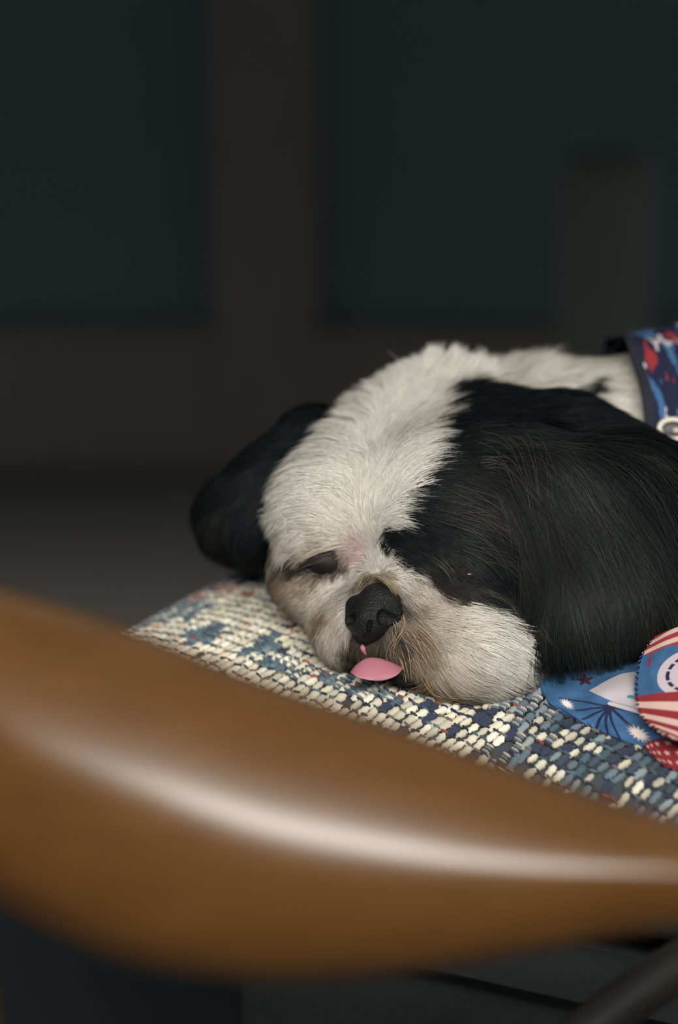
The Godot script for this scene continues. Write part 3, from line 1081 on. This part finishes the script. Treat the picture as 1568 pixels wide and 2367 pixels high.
func features(o: Node3D) -> void:
	# eyes, half shut
	var balls := [mat(Color(0.010, 0.008, 0.007), 0.55, 0.3), gloss(Color(0.012, 0.009, 0.008), 0.12)]
	for k in 2:
		var p: Vector3 = eyes[k]
		var m := grad(p)
		var b := face_axes(p, m, [0.12, -0.15][k])
		var r: Vector3 = [Vector3(0.0085, 0.0058, 0.0052), Vector3(0.0034, 0.0022, 0.0030)][k]
		part("eye", blob(p - m * [0.0026, 0.0012][k], b, r), balls[k], o)
	# nose: the same meshing as the body, in finer cells
	var kept := [ca, cb, cl, cr, cs, blend]
	ca = PackedVector3Array()
	cb = PackedVector3Array()
	cl = PackedFloat32Array()
	cr = PackedFloat32Array()
	cs = PackedFloat32Array()
	blend = 0.0035
	cone(872, 1390, 1.5, 0.76, 857, 1432, 1.8, 0.80)
	cone(824, 1402, 1.15, 0.46, 820, 1436, 1.3, 0.40)
	cone(902, 1396, 1.5, 0.56, 908, 1420, 1.6, 0.46)
	cone(850, 1450, 1.6, 0.60, 846, 1472, 1.2, 0.44)
	carve = [[at(891, 1428, 2.42), 0.0036], [at(903, 1432, 2.27), 0.0030], [at(914, 1434, 2.12), 0.0022], [at(817, 1428, 2.02), 0.0026], [at(810, 1432, 1.74), 0.0020]]
	for k in 9: carve.append([at(856 - k * 1.5, 1440 + k * 6, 2.55 - k * 0.07), 0.0011])
	var c := at(860, 1420, 1.5)
	var net := nets(c - Vector3(0.018, 0.019, 0.018), c + Vector3(0.018, 0.018, 0.020), 0.0006)
	var leather := mat(Color(0.0075, 0.0085, 0.0095), 0.40, 0.35)
	var t := NoiseTexture2D.new()
	var cells := FastNoiseLite.new()
	cells.noise_type = FastNoiseLite.TYPE_CELLULAR
	cells.frequency = 0.06
	t.noise = cells
	t.seamless = true
	t.width = 256
	t.height = 256
	leather.heightmap_enabled = true
	leather.heightmap_texture = t
	leather.heightmap_scale = 0.06
	leather.uv1_triplanar = true
	leather.uv1_scale = Vector3(90, 90, 90)
	part("nose", shape(net[0], net[1]), leather, o, "black leathery nose")
	carve = []
	ca = kept[0]
	cb = kept[1]
	cl = kept[2]
	cr = kept[3]
	cs = kept[4]
	blend = kept[5]
	# tongue tip, lying flat on the cushion
	var top := [[811, 1553], [824, 1536], [848, 1521], [875, 1522], [903, 1531], [931, 1540]]
	var low := [[813, 1556], [830, 1566], [858, 1572], [888, 1572], [915, 1562], [931, 1546]]
	var rings := []
	for i in 17:
		var q := i / 16.0
		var a := Vector2(catmull([810.0, 824.0, 848.0, 875.0, 903.0, 932.0], q * 5), catmull([1553.0, 1536.0, 1521.0, 1521.0, 1529.0, 1541.0], q * 5))
		var b := Vector2(catmull([811.0, 830.0, 858.0, 888.0, 915.0, 933.0], q * 5), catmull([1555.0, 1567.0, 1573.0, 1573.0, 1563.0, 1545.0], q * 5))
		var fat := 0.18 * pow(sin(PI * clampf(q, 0.03, 0.97)), 0.5)
		var ring := []
		for k in 20:
			var f := TAU * k / 20
			var g := 0.5 - 0.5 * cos(f)
			var px := a.lerp(b, g)
			var dip := -0.10 * exp(-pow((q - 0.42) * 9.0, 2.0)) if f < PI else 0.0
			ring.append(at(px.x, px.y, lerpf(1.7, 2.35, g) + sin(f) * fat + dip))
		rings.append(ring)
	var pink := StandardMaterial3D.new()
	pink.albedo_texture = noise_tex(0.03, 3, Color(0.35, 0.122, 0.155), Color(0.42, 0.155, 0.19), 41)
	pink.uv1_triplanar = true
	pink.uv1_scale = Vector3(60, 60, 60)
	pink.roughness = 0.58
	pink.subsurf_scatter_enabled = true
	pink.subsurf_scatter_strength = 0.15
	part("tongue", loft(rings), pink, o, "pink tongue tip sticking out")
	part("lip", tube([at(837, 1492, 1.55), at(839, 1498, 1.72), at(842, 1506, 1.7), at(846, 1513, 1.6)], [0.0006, 0.0011, 0.0008, 0.0004], 10), pink, o, "small pink bit of lip below the nose")
	part("dark_mouth_line", tube([at(905, 1563, 1.2), at(935, 1572, 1.3), at(975, 1574, 1.1), at(1000, 1566, 0.8)], [0.002, 0.003, 0.0028, 0.0015], 12), mat(Color(0.009, 0.008, 0.008), 0.8, 0.2), o)  # matt black roll along the dark gap below the mouth
	# long loose hairs round the mouth, over the nose and on the crown
	var hairs := []
	for h in [[[925, 1430], [931, 1450], [925, 1470], [913, 1488], [908, 1508], [916, 1532]], [[940, 1452], [972, 1478], [990, 1508], [997, 1545]], [[945, 1478], [975, 1500], [1000, 1530], [1010, 1572]], [[950, 1465], [985, 1480], [1012, 1510], [1022, 1550]],
			[[955, 1500], [975, 1525], [985, 1555], [975, 1585]], [[1010, 1560], [980, 1578], [945, 1580], [915, 1586]], [[1020, 1545], [1000, 1570], [970, 1590], [930, 1590]], [[960, 1520], [990, 1550], [1010, 1585], [1030, 1600]], [[930, 1500], [945, 1530], [950, 1560], [940, 1580]], [[965, 1440], [1000, 1465], [1030, 1500], [1045, 1545]], [[980, 1540], [1010, 1575], [1040, 1595], [1075, 1600]], [[1000, 1520], [1030, 1560], [1060, 1590], [1090, 1598]]]:
		for k in 7: hairs.append([h, Color(0.48, 0.32, 0.18) if k % 3 else Color(0.20, 0.16, 0.12), 17.0, 0.7])
	for h in [[[868, 1338], [888, 1343], [905, 1358], [914, 1384]], [[858, 1340], [880, 1340], [902, 1350], [922, 1372]], [[880, 1338], [905, 1345], [925, 1360], [935, 1385]], [[845, 1345], [850, 1352], [842, 1366], [828, 1378]]]:
		for k in 8: hairs.append([h, Color(0.34, 0.27, 0.17), 8.0, 1.0])
	for h in [[[1100, 1232], [1138, 1252], [1168, 1278], [1190, 1312]], [[1150, 1248], [1184, 1268], [1206, 1300], [1218, 1338]], [[1035, 1155], [1075, 1175], [1110, 1190], [1145, 1200]], [[1110, 1035], [1160, 1050], [1200, 1085], [1225, 1140]], [[1190, 1030], [1230, 1060], [1255, 1120], [1262, 1200]]]:
		for k in 11: hairs.append([h, Color(0.055, 0.05, 0.042), 50.0, 0.6])
	for h in [[[1010, 1290], [1030, 1305], [1045, 1325], [1052, 1350]], [[1120, 1370], [1150, 1385], [1180, 1410], [1205, 1440]]]:
		for k in 7: hairs.append([h, Color(0.08, 0.07, 0.055), 16.0, 0.5])
	for k in 22: hairs.append([[[792, 1258], [756, 1264], [716, 1281], [684, 1312]], Color(0.50, 0.43, 0.34), 7.0, 0.6])
	for k in 16: hairs.append([[[770, 1285], [735, 1292], [700, 1308], [668, 1335]], Color(0.05, 0.042, 0.034), 9.0, 0.5])
	hairs.append([[[950, 845], [930, 828], [908, 812], [890, 800]], Color(0.5, 0.47, 0.42), 1.0, -1.0])
	var v := PackedVector3Array()
	var n := PackedVector3Array()
	var cc := PackedColorArray()
	var ix := PackedInt32Array()
	for h in hairs:
		var off: Vector2 = Vector2(rng.randf_range(-1, 1), rng.randf_range(-1, 1)) * h[2]
		var off2: Vector2 = off * 0.5 + Vector2(rng.randf_range(-1, 1), rng.randf_range(-1, 1)) * h[2] * 0.6
		var pts := []
		for i in h[0].size():
			var f: float = float(i) / (h[0].size() - 1)
			var px: float = h[0][i][0] + off.x * (1 - f) + off2.x * f
			var py: float = h[0][i][1] + off.y * (1 - f) + off2.y * f
			if h[3] < 0.0:
				pts.append(on_dog(px, py) + Vector3(-0.004, 0.018, 0) * f if i == 0 else pts[0] + Vector3(-0.011, 0.008, 0) * f)
			else:
				var p := on_dog(px, py)
				pts.append(p + grad(p) * (0.001 + 0.004 * sin(f * 2.6) * h[3]))
		var tint: Color = h[1] * rng.randf_range(0.75, 1.15)
		tint.a = 1.0
		var steps := 14
		var first := v.size()
		for s in steps + 1:
			var tt := float(s) / steps * (pts.size() - 1)
			var p: Vector3 = catmull(pts, tt)
			var d: Vector3 = (catmull(pts, minf(tt + 0.05, pts.size() - 1)) - catmull(pts, maxf(tt - 0.05, 0))).normalized()
			var a := d.cross(ahead).normalized()
			var b := d.cross(a)
			var w := 0.00016 * (1.0 - 0.7 * s / steps)
			for k in 3:
				var dir := a * cos(TAU * k / 3) + b * sin(TAU * k / 3)
				v.append(p + dir * w)
				n.append(dir)
				cc.append(tint)
			if s < steps:
				for k in 3:
					var q := first + s * 3
					var k2 := (k + 1) % 3
					ix.append_array([q + k, q + 3 + k, q + k2, q + k2, q + 3 + k, q + 3 + k2])
	var m := StandardMaterial3D.new()
	m.vertex_color_use_as_albedo = true
	m.roughness = 0.45
	part("beard_hair", raw(v, n, ix, PackedVector2Array(), cc), m, o, "loose tan hairs round the mouth", "stuff")


# ---------- printed cloth: the pictures are in each cloth's own u (across) and v (down)

func seg_dist(p: Vector2, a: Vector2, b: Vector2) -> float:
	var q := b - a
	return (p - a - q * clampf((p - a).dot(q) / q.length_squared(), 0, 1)).length()

func star(p: Vector2, r: float) -> bool:
	var a := fposmod(p.angle() + PI / 2, TAU / 5) - TAU / 10
	return p.length() * cos(a) < r * (0.45 + 0.55 * absf(a) / (TAU / 10))

func print_mat(kind: String) -> StandardMaterial3D:
	var n := 384
	var im := Image.create(n, n, false, Image.FORMAT_RGB8)
	var f := FastNoiseLite.new()
	f.frequency = 0.012
	f.seed = 77
	var fine := FastNoiseLite.new()
	fine.frequency = 0.25
	var blue := Color(0.045, 0.115, 0.24)
	var pale := Color(0.52, 0.47, 0.50)
	var red := Color(0.24, 0.028, 0.035)
	var navy := Color(0.018, 0.022, 0.055)
	var fan := PackedVector2Array([Vector2(0.41, 0.33), Vector2(0.64, 0.16), Vector2(0.80, 0.12), Vector2(0.78, 0.58), Vector2(0.58, 0.48)])
	for y in n:
		for x in n:
			var p := Vector2(x + 0.5, y + 0.5) / n
			p.x *= {"drape": 4.0 / 3.0, "harness": 1.0}.get(kind, 1.5)
			var c := blue * (1.0 + f.get_noise_2d(x, y) * 0.35)
			match kind:
				"drape":
					var o := Vector2(0.55, 0.54)
					for e in [[0.15, 0.47], [0.25, 0.66], [0.24, 0.84], [0.31, 0.97], [0.40, 1.0], [0.50, 1.0], [0.66, 0.80], [0.79, 0.66], [0.72, 0.97]]:
						var q := Vector2(e[0], e[1])
						var mid := (o + q) * 0.5 + Vector2(0.0, -0.025)
						if minf(seg_dist(p, o, mid), seg_dist(p, mid, q)) < 0.011: c = navy
					if p.distance_to(o) < 0.035: c = navy
					if Geometry2D.is_point_in_polygon(p, fan): c = pale * 0.9
					if seg_dist(p, Vector2(0.56, 0.50), Vector2(0.80, 0.62)) < 0.022: c = pale
					if seg_dist(p, Vector2(0.68, 0.42), Vector2(0.80, 0.47)) < 0.018: c = Color(0.06, 0.22, 0.30)
					if star(p - Vector2(0.39, 0.20), 0.06): c = Color(0.05, 0.02, 0.03)
					if star(p - Vector2(0.80, 0.70), 0.05): c = red * 0.6
					for s in [[0.19, 0.57, 0.05], [0.67, 0.84, 0.05]]:
						var q := (p - Vector2(s[0], s[1])) * Vector2(1.0, 0.6)
						var a := q.angle()
						var r: float = s[2] * (1.0 + 0.45 * pow(absf(sin(a * 7.0 + 0.6)), 5.0))
						if q.length() < r: c = c.lerp(Color(0.70, 0.60, 0.55), clampf((r - q.length()) / (s[2] * 0.5), 0, 1))
				"flap":
					var e := Vector2((p.x - 1.0) / 0.58, (p.y - 0.41) / 0.20)
					if e.length() < 1.0: c = Color(0.52, 0.44, 0.48)
					if absf(e.length() - 0.76) < 0.04 and fmod(e.angle() + 10.0, 0.34) < 0.25: c = navy
					if star(p - Vector2(0.22, 0.28), 0.05): c = red
					if p.y < 0.20 + 0.02 * sin(p.x * 9.0):
						c = red * 1.4 if fmod(p.y * 9.5 + p.x * 0.9, 1.0) < 0.5 else Color(0.60, 0.46, 0.40)
					if p.y > 0.53:
						c = red if fmod((p.y - 0.53) / (0.055 + 0.035 * p.x), 2.0) < 1.0 else Color(0.58, 0.40, 0.35)
				"corner":
					c = red * 0.85
					var g := Vector2(p.x * 6.0, p.y * 3.4)
					g.x += 0.5 * (int(g.y) % 2)
					if star(Vector2(fmod(g.x, 1.0) - 0.5, fmod(g.y, 1.0) - 0.5), 0.26): c = Color(0.60, 0.38, 0.34)
				"harness":
					var a := f.get_noise_2d(x * 1.3, y * 1.3)
					var b := f.get_noise_2d(x * 1.9 + 900.0, y * 1.9)
					c = navy * 0.8
					if a > 0.18: c = blue
					if a < -0.25: c = red
					if b > 0.36: c = pale
					if p.x < 0.06: c = Color(0.02, 0.022, 0.03)
			c = c * (1.0 + fine.get_noise_2d(x, y) * 0.12)
			im.set_pixel(x, y, Color(c.r, c.g, c.b).clamp().linear_to_srgb())
	var m := StandardMaterial3D.new()
	m.albedo_texture = ImageTexture.create_from_image(im)
	m.texture_repeat = false
	m.roughness = 0.85
	m.metallic_specular = 0.25
	return m

func lie(px: float, py: float, high: float) -> Vector3:         # a point a little above the cushion
	var c := cushion_hit(px, py)
	var p := cushion_at(clampf(c.x, 0, SIDE), clampf(c.y, 0, SIDE))
	return p + (eye - p).normalized() * high

func clothes(o: Node3D) -> void:
	var b := Node3D.new()
	b.name = "bandana"
	b.position = Vector3(0.13, 0.5, 0.03) - o.position
	b.set_meta("label", "blue, red and white printed bandana")
	o.add_child(b)
	var drape := patch([[at(1240, 1560, 0.2), at(1330, 1535, 0.4), at(1450, 1525, 0.9), at(1640, 1515, 1.2), at(1850, 1500, 0.0)],
			[lie(1250, 1592, 0.006), lie(1340, 1598, 0.012), at(1450, 1592, 4.2), at(1640, 1590, 4.6), at(1850, 1580, 3.0)],
			[lie(1272, 1626, 0.004), lie(1355, 1648, 0.006), lie(1460, 1662, 0.010), lie(1640, 1680, 0.012), lie(1850, 1700, 0.010)],
			[lie(1305, 1648, 0.0025), lie(1388, 1692, 0.0025), lie(1490, 1726, 0.003), lie(1650, 1768, 0.003), lie(1850, 1810, 0.003)]], 80, 40)
	for j in drape.size():
		for i in drape[j].size():
			drape[j][i] += (eye - drape[j][i]).normalized() * 0.0012 * sin(i * 0.33 + j * 0.12) * sin(j * 0.21 + 0.6)
	part("lower_panel", cloth(drape, 0.0008), print_mat("drape"), b, "blue panel printed with fireworks")
	var flap := patch([[at(1515, 1470, 2.2), at(1562, 1450, 2.4), at(1650, 1430, 2.4), at(1810, 1420, 1.0)], [at(1482, 1525, 3.4), at(1540, 1512, 3.8), at(1650, 1500, 3.8), at(1820, 1490, 2.2)], [at(1472, 1600, 4.9), at(1532, 1592, 5.4), at(1650, 1582, 5.6), at(1820, 1575, 3.8)],
			[at(1490, 1660, 6.0), at(1546, 1660, 6.6), at(1650, 1666, 6.9), at(1820, 1665, 5.2)], [at(1545, 1702, 7.4), at(1584, 1713, 7.8), at(1650, 1728, 8.2), at(1810, 1738, 6.8)]], 60, 96)
	for j in flap.size():
		var out: Vector3 = (flap[j][0] - flap[j][2]).normalized()
		flap[j][0] += out * (0.0011 if j % 4 < 2 else -0.0006)
	part("flap", cloth(flap, 0.0008), print_mat("flap"), b, "flap with stripes, a star and a zigzag cut edge")
	var corner := patch([[lie(1489, 1722, 0.006), lie(1525, 1707, 0.007), lie(1650, 1698, 0.008), lie(1830, 1700, 0.008)], [lie(1505, 1742, 0.004), lie(1545, 1745, 0.006), lie(1650, 1748, 0.008), lie(1830, 1752, 0.008)], [lie(1536, 1772, 0.002), lie(1575, 1784, 0.004), lie(1650, 1800, 0.005), lie(1830, 1812, 0.005)]], 45, 24)
	part("corner", cloth(corner, 0.001), print_mat("corner"), b, "dark red corner printed with pale stars")
	# harness round the chest, with its snap
	var h := Node3D.new()
	h.name = "harness"
	h.position = Vector3(0.14, 0.55, -0.1) - o.position
	h.set_meta("label", "patterned harness with a pale snap")
	o.add_child(h)
	var a0 := at(1290, 1075, -11)
	var ax := at(1750, 1060, -12) - a0
	var d := ax.normalized()
	var e1 := d.cross(Vector3.UP).normalized()
	var e2 := e1.cross(d)
	var g := []
	for j in 73:
		var an := TAU * j / 72
		var row := []
		for i in 13:
			var f := lerpf(0.30, 1.1, i / 12.0)
			var ring := lerpf(0.043, 0.058, f) + 0.0085 + (0.002 if i == 0 else 0.0) + 0.0012 * sin(an * 9.0 + i)
			row.append(a0 + ax * f + (e1 * cos(an) + e2 * sin(an)) * ring)
		g.append(row)
	part("strap", cloth(g, 0.002), print_mat("harness"), h)
	var p := on_dog(1553, 1008)
	var m := (grad(p) * 0.5 - ahead).normalized()
	p += grad(p) * 0.0125
	var bx := face_axes(p, m, 0.1)
	var pts := []
	var rad := []
	for k in 25:
		var an := TAU * k / 24
		pts.append(p + bx * Vector3(cos(an) * 0.0062, sin(an) * 0.0043, 0.001))
		rad.append(0.0012)
	part("snap_ring", tube(pts, rad, 12, 2), mat(Color(0.60, 0.55, 0.46), 0.5), h, "pale oval ring of the snap")
	part("snap_back", blob(p - m * 0.001, bx, Vector3(0.0058, 0.004, 0.0012)), mat(Color(0.012, 0.016, 0.018), 0.5), h)
	part("snap_stud", blob(p + bx * Vector3(0.0012, -0.0003, 0.0005), bx, Vector3(0.0015, 0.0013, 0.0015)), mat(Color(0.55, 0.45, 0.42), 0.4), h)


# ---------- the armchair whose arm crosses the foreground

func armchair() -> void:
	var m := wood(Color(0.075, 0.032, 0.0078), Color(0.112, 0.050, 0.0128), 0.34, 31, Vector3(4, 30, 30))
	m.metallic_specular = 0.15
	m.clearcoat_enabled = true
	m.clearcoat = 1.0
	m.clearcoat_roughness = 0.28
	var o := thing("armchair", "glossy brown wooden armchair whose curved arm crosses the foreground", "armchair", Vector3(0.02, 0, 0.3))
	# across the picture: rear edge, crest and lower edge of the arm
	var rear := [[-420, 1235], [-200, 1300], [0, 1362], [300, 1452], [600, 1567], [900, 1668], [1200, 1775], [1568, 1893], [1900, 1985]]
	var crest := [[-420, 1510], [-200, 1605], [0, 1735], [300, 1890], [600, 1998], [900, 2036], [1200, 2036], [1568, 2028], [1900, 2044]]
	var low := [[-420, 1750], [-200, 1880], [0, 2030], [300, 2190], [600, 2235], [900, 2215], [1200, 2165], [1568, 2095], [1900, 2100]]
	var depth := [30.2, 31.2, 32.2, 33.1, 33.7, 33.9, 33.6, 33.0, 32.2]
	var rings := []
	var secs := []
	for i in rear.size():
		var z: float = depth[i]
		var w: float = lerpf(5.0, 2.2, float(i) / (rear.size() - 1))
		var a := at(rear[i][0], rear[i][1], z - w * 1.1)
		var b := at(crest[i][0], crest[i][1], z)
		var c := at(low[i][0], low[i][1], z - w * 1.35)
		var along := at(crest[mini(i + 1, 8)][0], crest[mini(i + 1, 8)][1], depth[mini(i + 1, 8)]) - at(crest[maxi(i - 1, 0)][0], crest[maxi(i - 1, 0)][1], depth[maxi(i - 1, 0)])
		along = along.normalized()
		var n1 := (b - a).cross(along).normalized()
		var n2 := (c - b).cross(along).normalized()
		if n1.y < 0.0:
			n1 = -n1
			n2 = -n2
		var ab := (a + b) * 0.5 + n1 * a.distance_to(b) * 0.19
		var bc := (b + c) * 0.5 + n2 * b.distance_to(c) * 0.27
		var back := a.lerp(c, 0.42) + ahead * w * 0.009
		secs.append([a, ab, b, bc, c, back])
	for s in 8 * 8 + 1:
		var t := float(s) / 8
		var six := []
		for k in 6:
			var line := []
			for q in secs: line.append(q[k])
			six.append(catmull(line, t))
		var ring := []
		for k in 36:
			var f := float(k) / 6
			var i := int(f)
			var g := f - i
			var p0: Vector3 = six[(i + 5) % 6]
			var p1: Vector3 = six[i % 6]
			var p2: Vector3 = six[(i + 1) % 6]
			var p3: Vector3 = six[(i + 2) % 6]
			ring.append((p1 * 2.0 + (p2 - p0) * g + (p0 * 2.0 - p1 * 5.0 + p2 * 4.0 - p3) * g * g + (p1 * 3.0 - p0 - p2 * 3.0 + p3) * g * g * g) * 0.5)
		rings.append(ring)
	part("armrest", loft(rings), m, o)
	for e in [1, 8]:
		var top: Vector3 = (secs[e][2] + secs[e][5]) * 0.5
		part("arm_post", tube([Vector3(top.x, 0.0135, top.z), Vector3(top.x, top.y * 0.5, top.z), top], [0.016, 0.02, 0.015]), m, o)
	part("side_rail", tube([at(1050, 2660, 12), at(1420, 2335, 13), at(1700, 2165, 14), at(1930, 2060, 20)], [0.008, 0.009, 0.009, 0.008]), wood(Color(0.018, 0.014, 0.011), Color(0.025, 0.020, 0.015), 0.5, 22), o, "thin dark brown side rail")
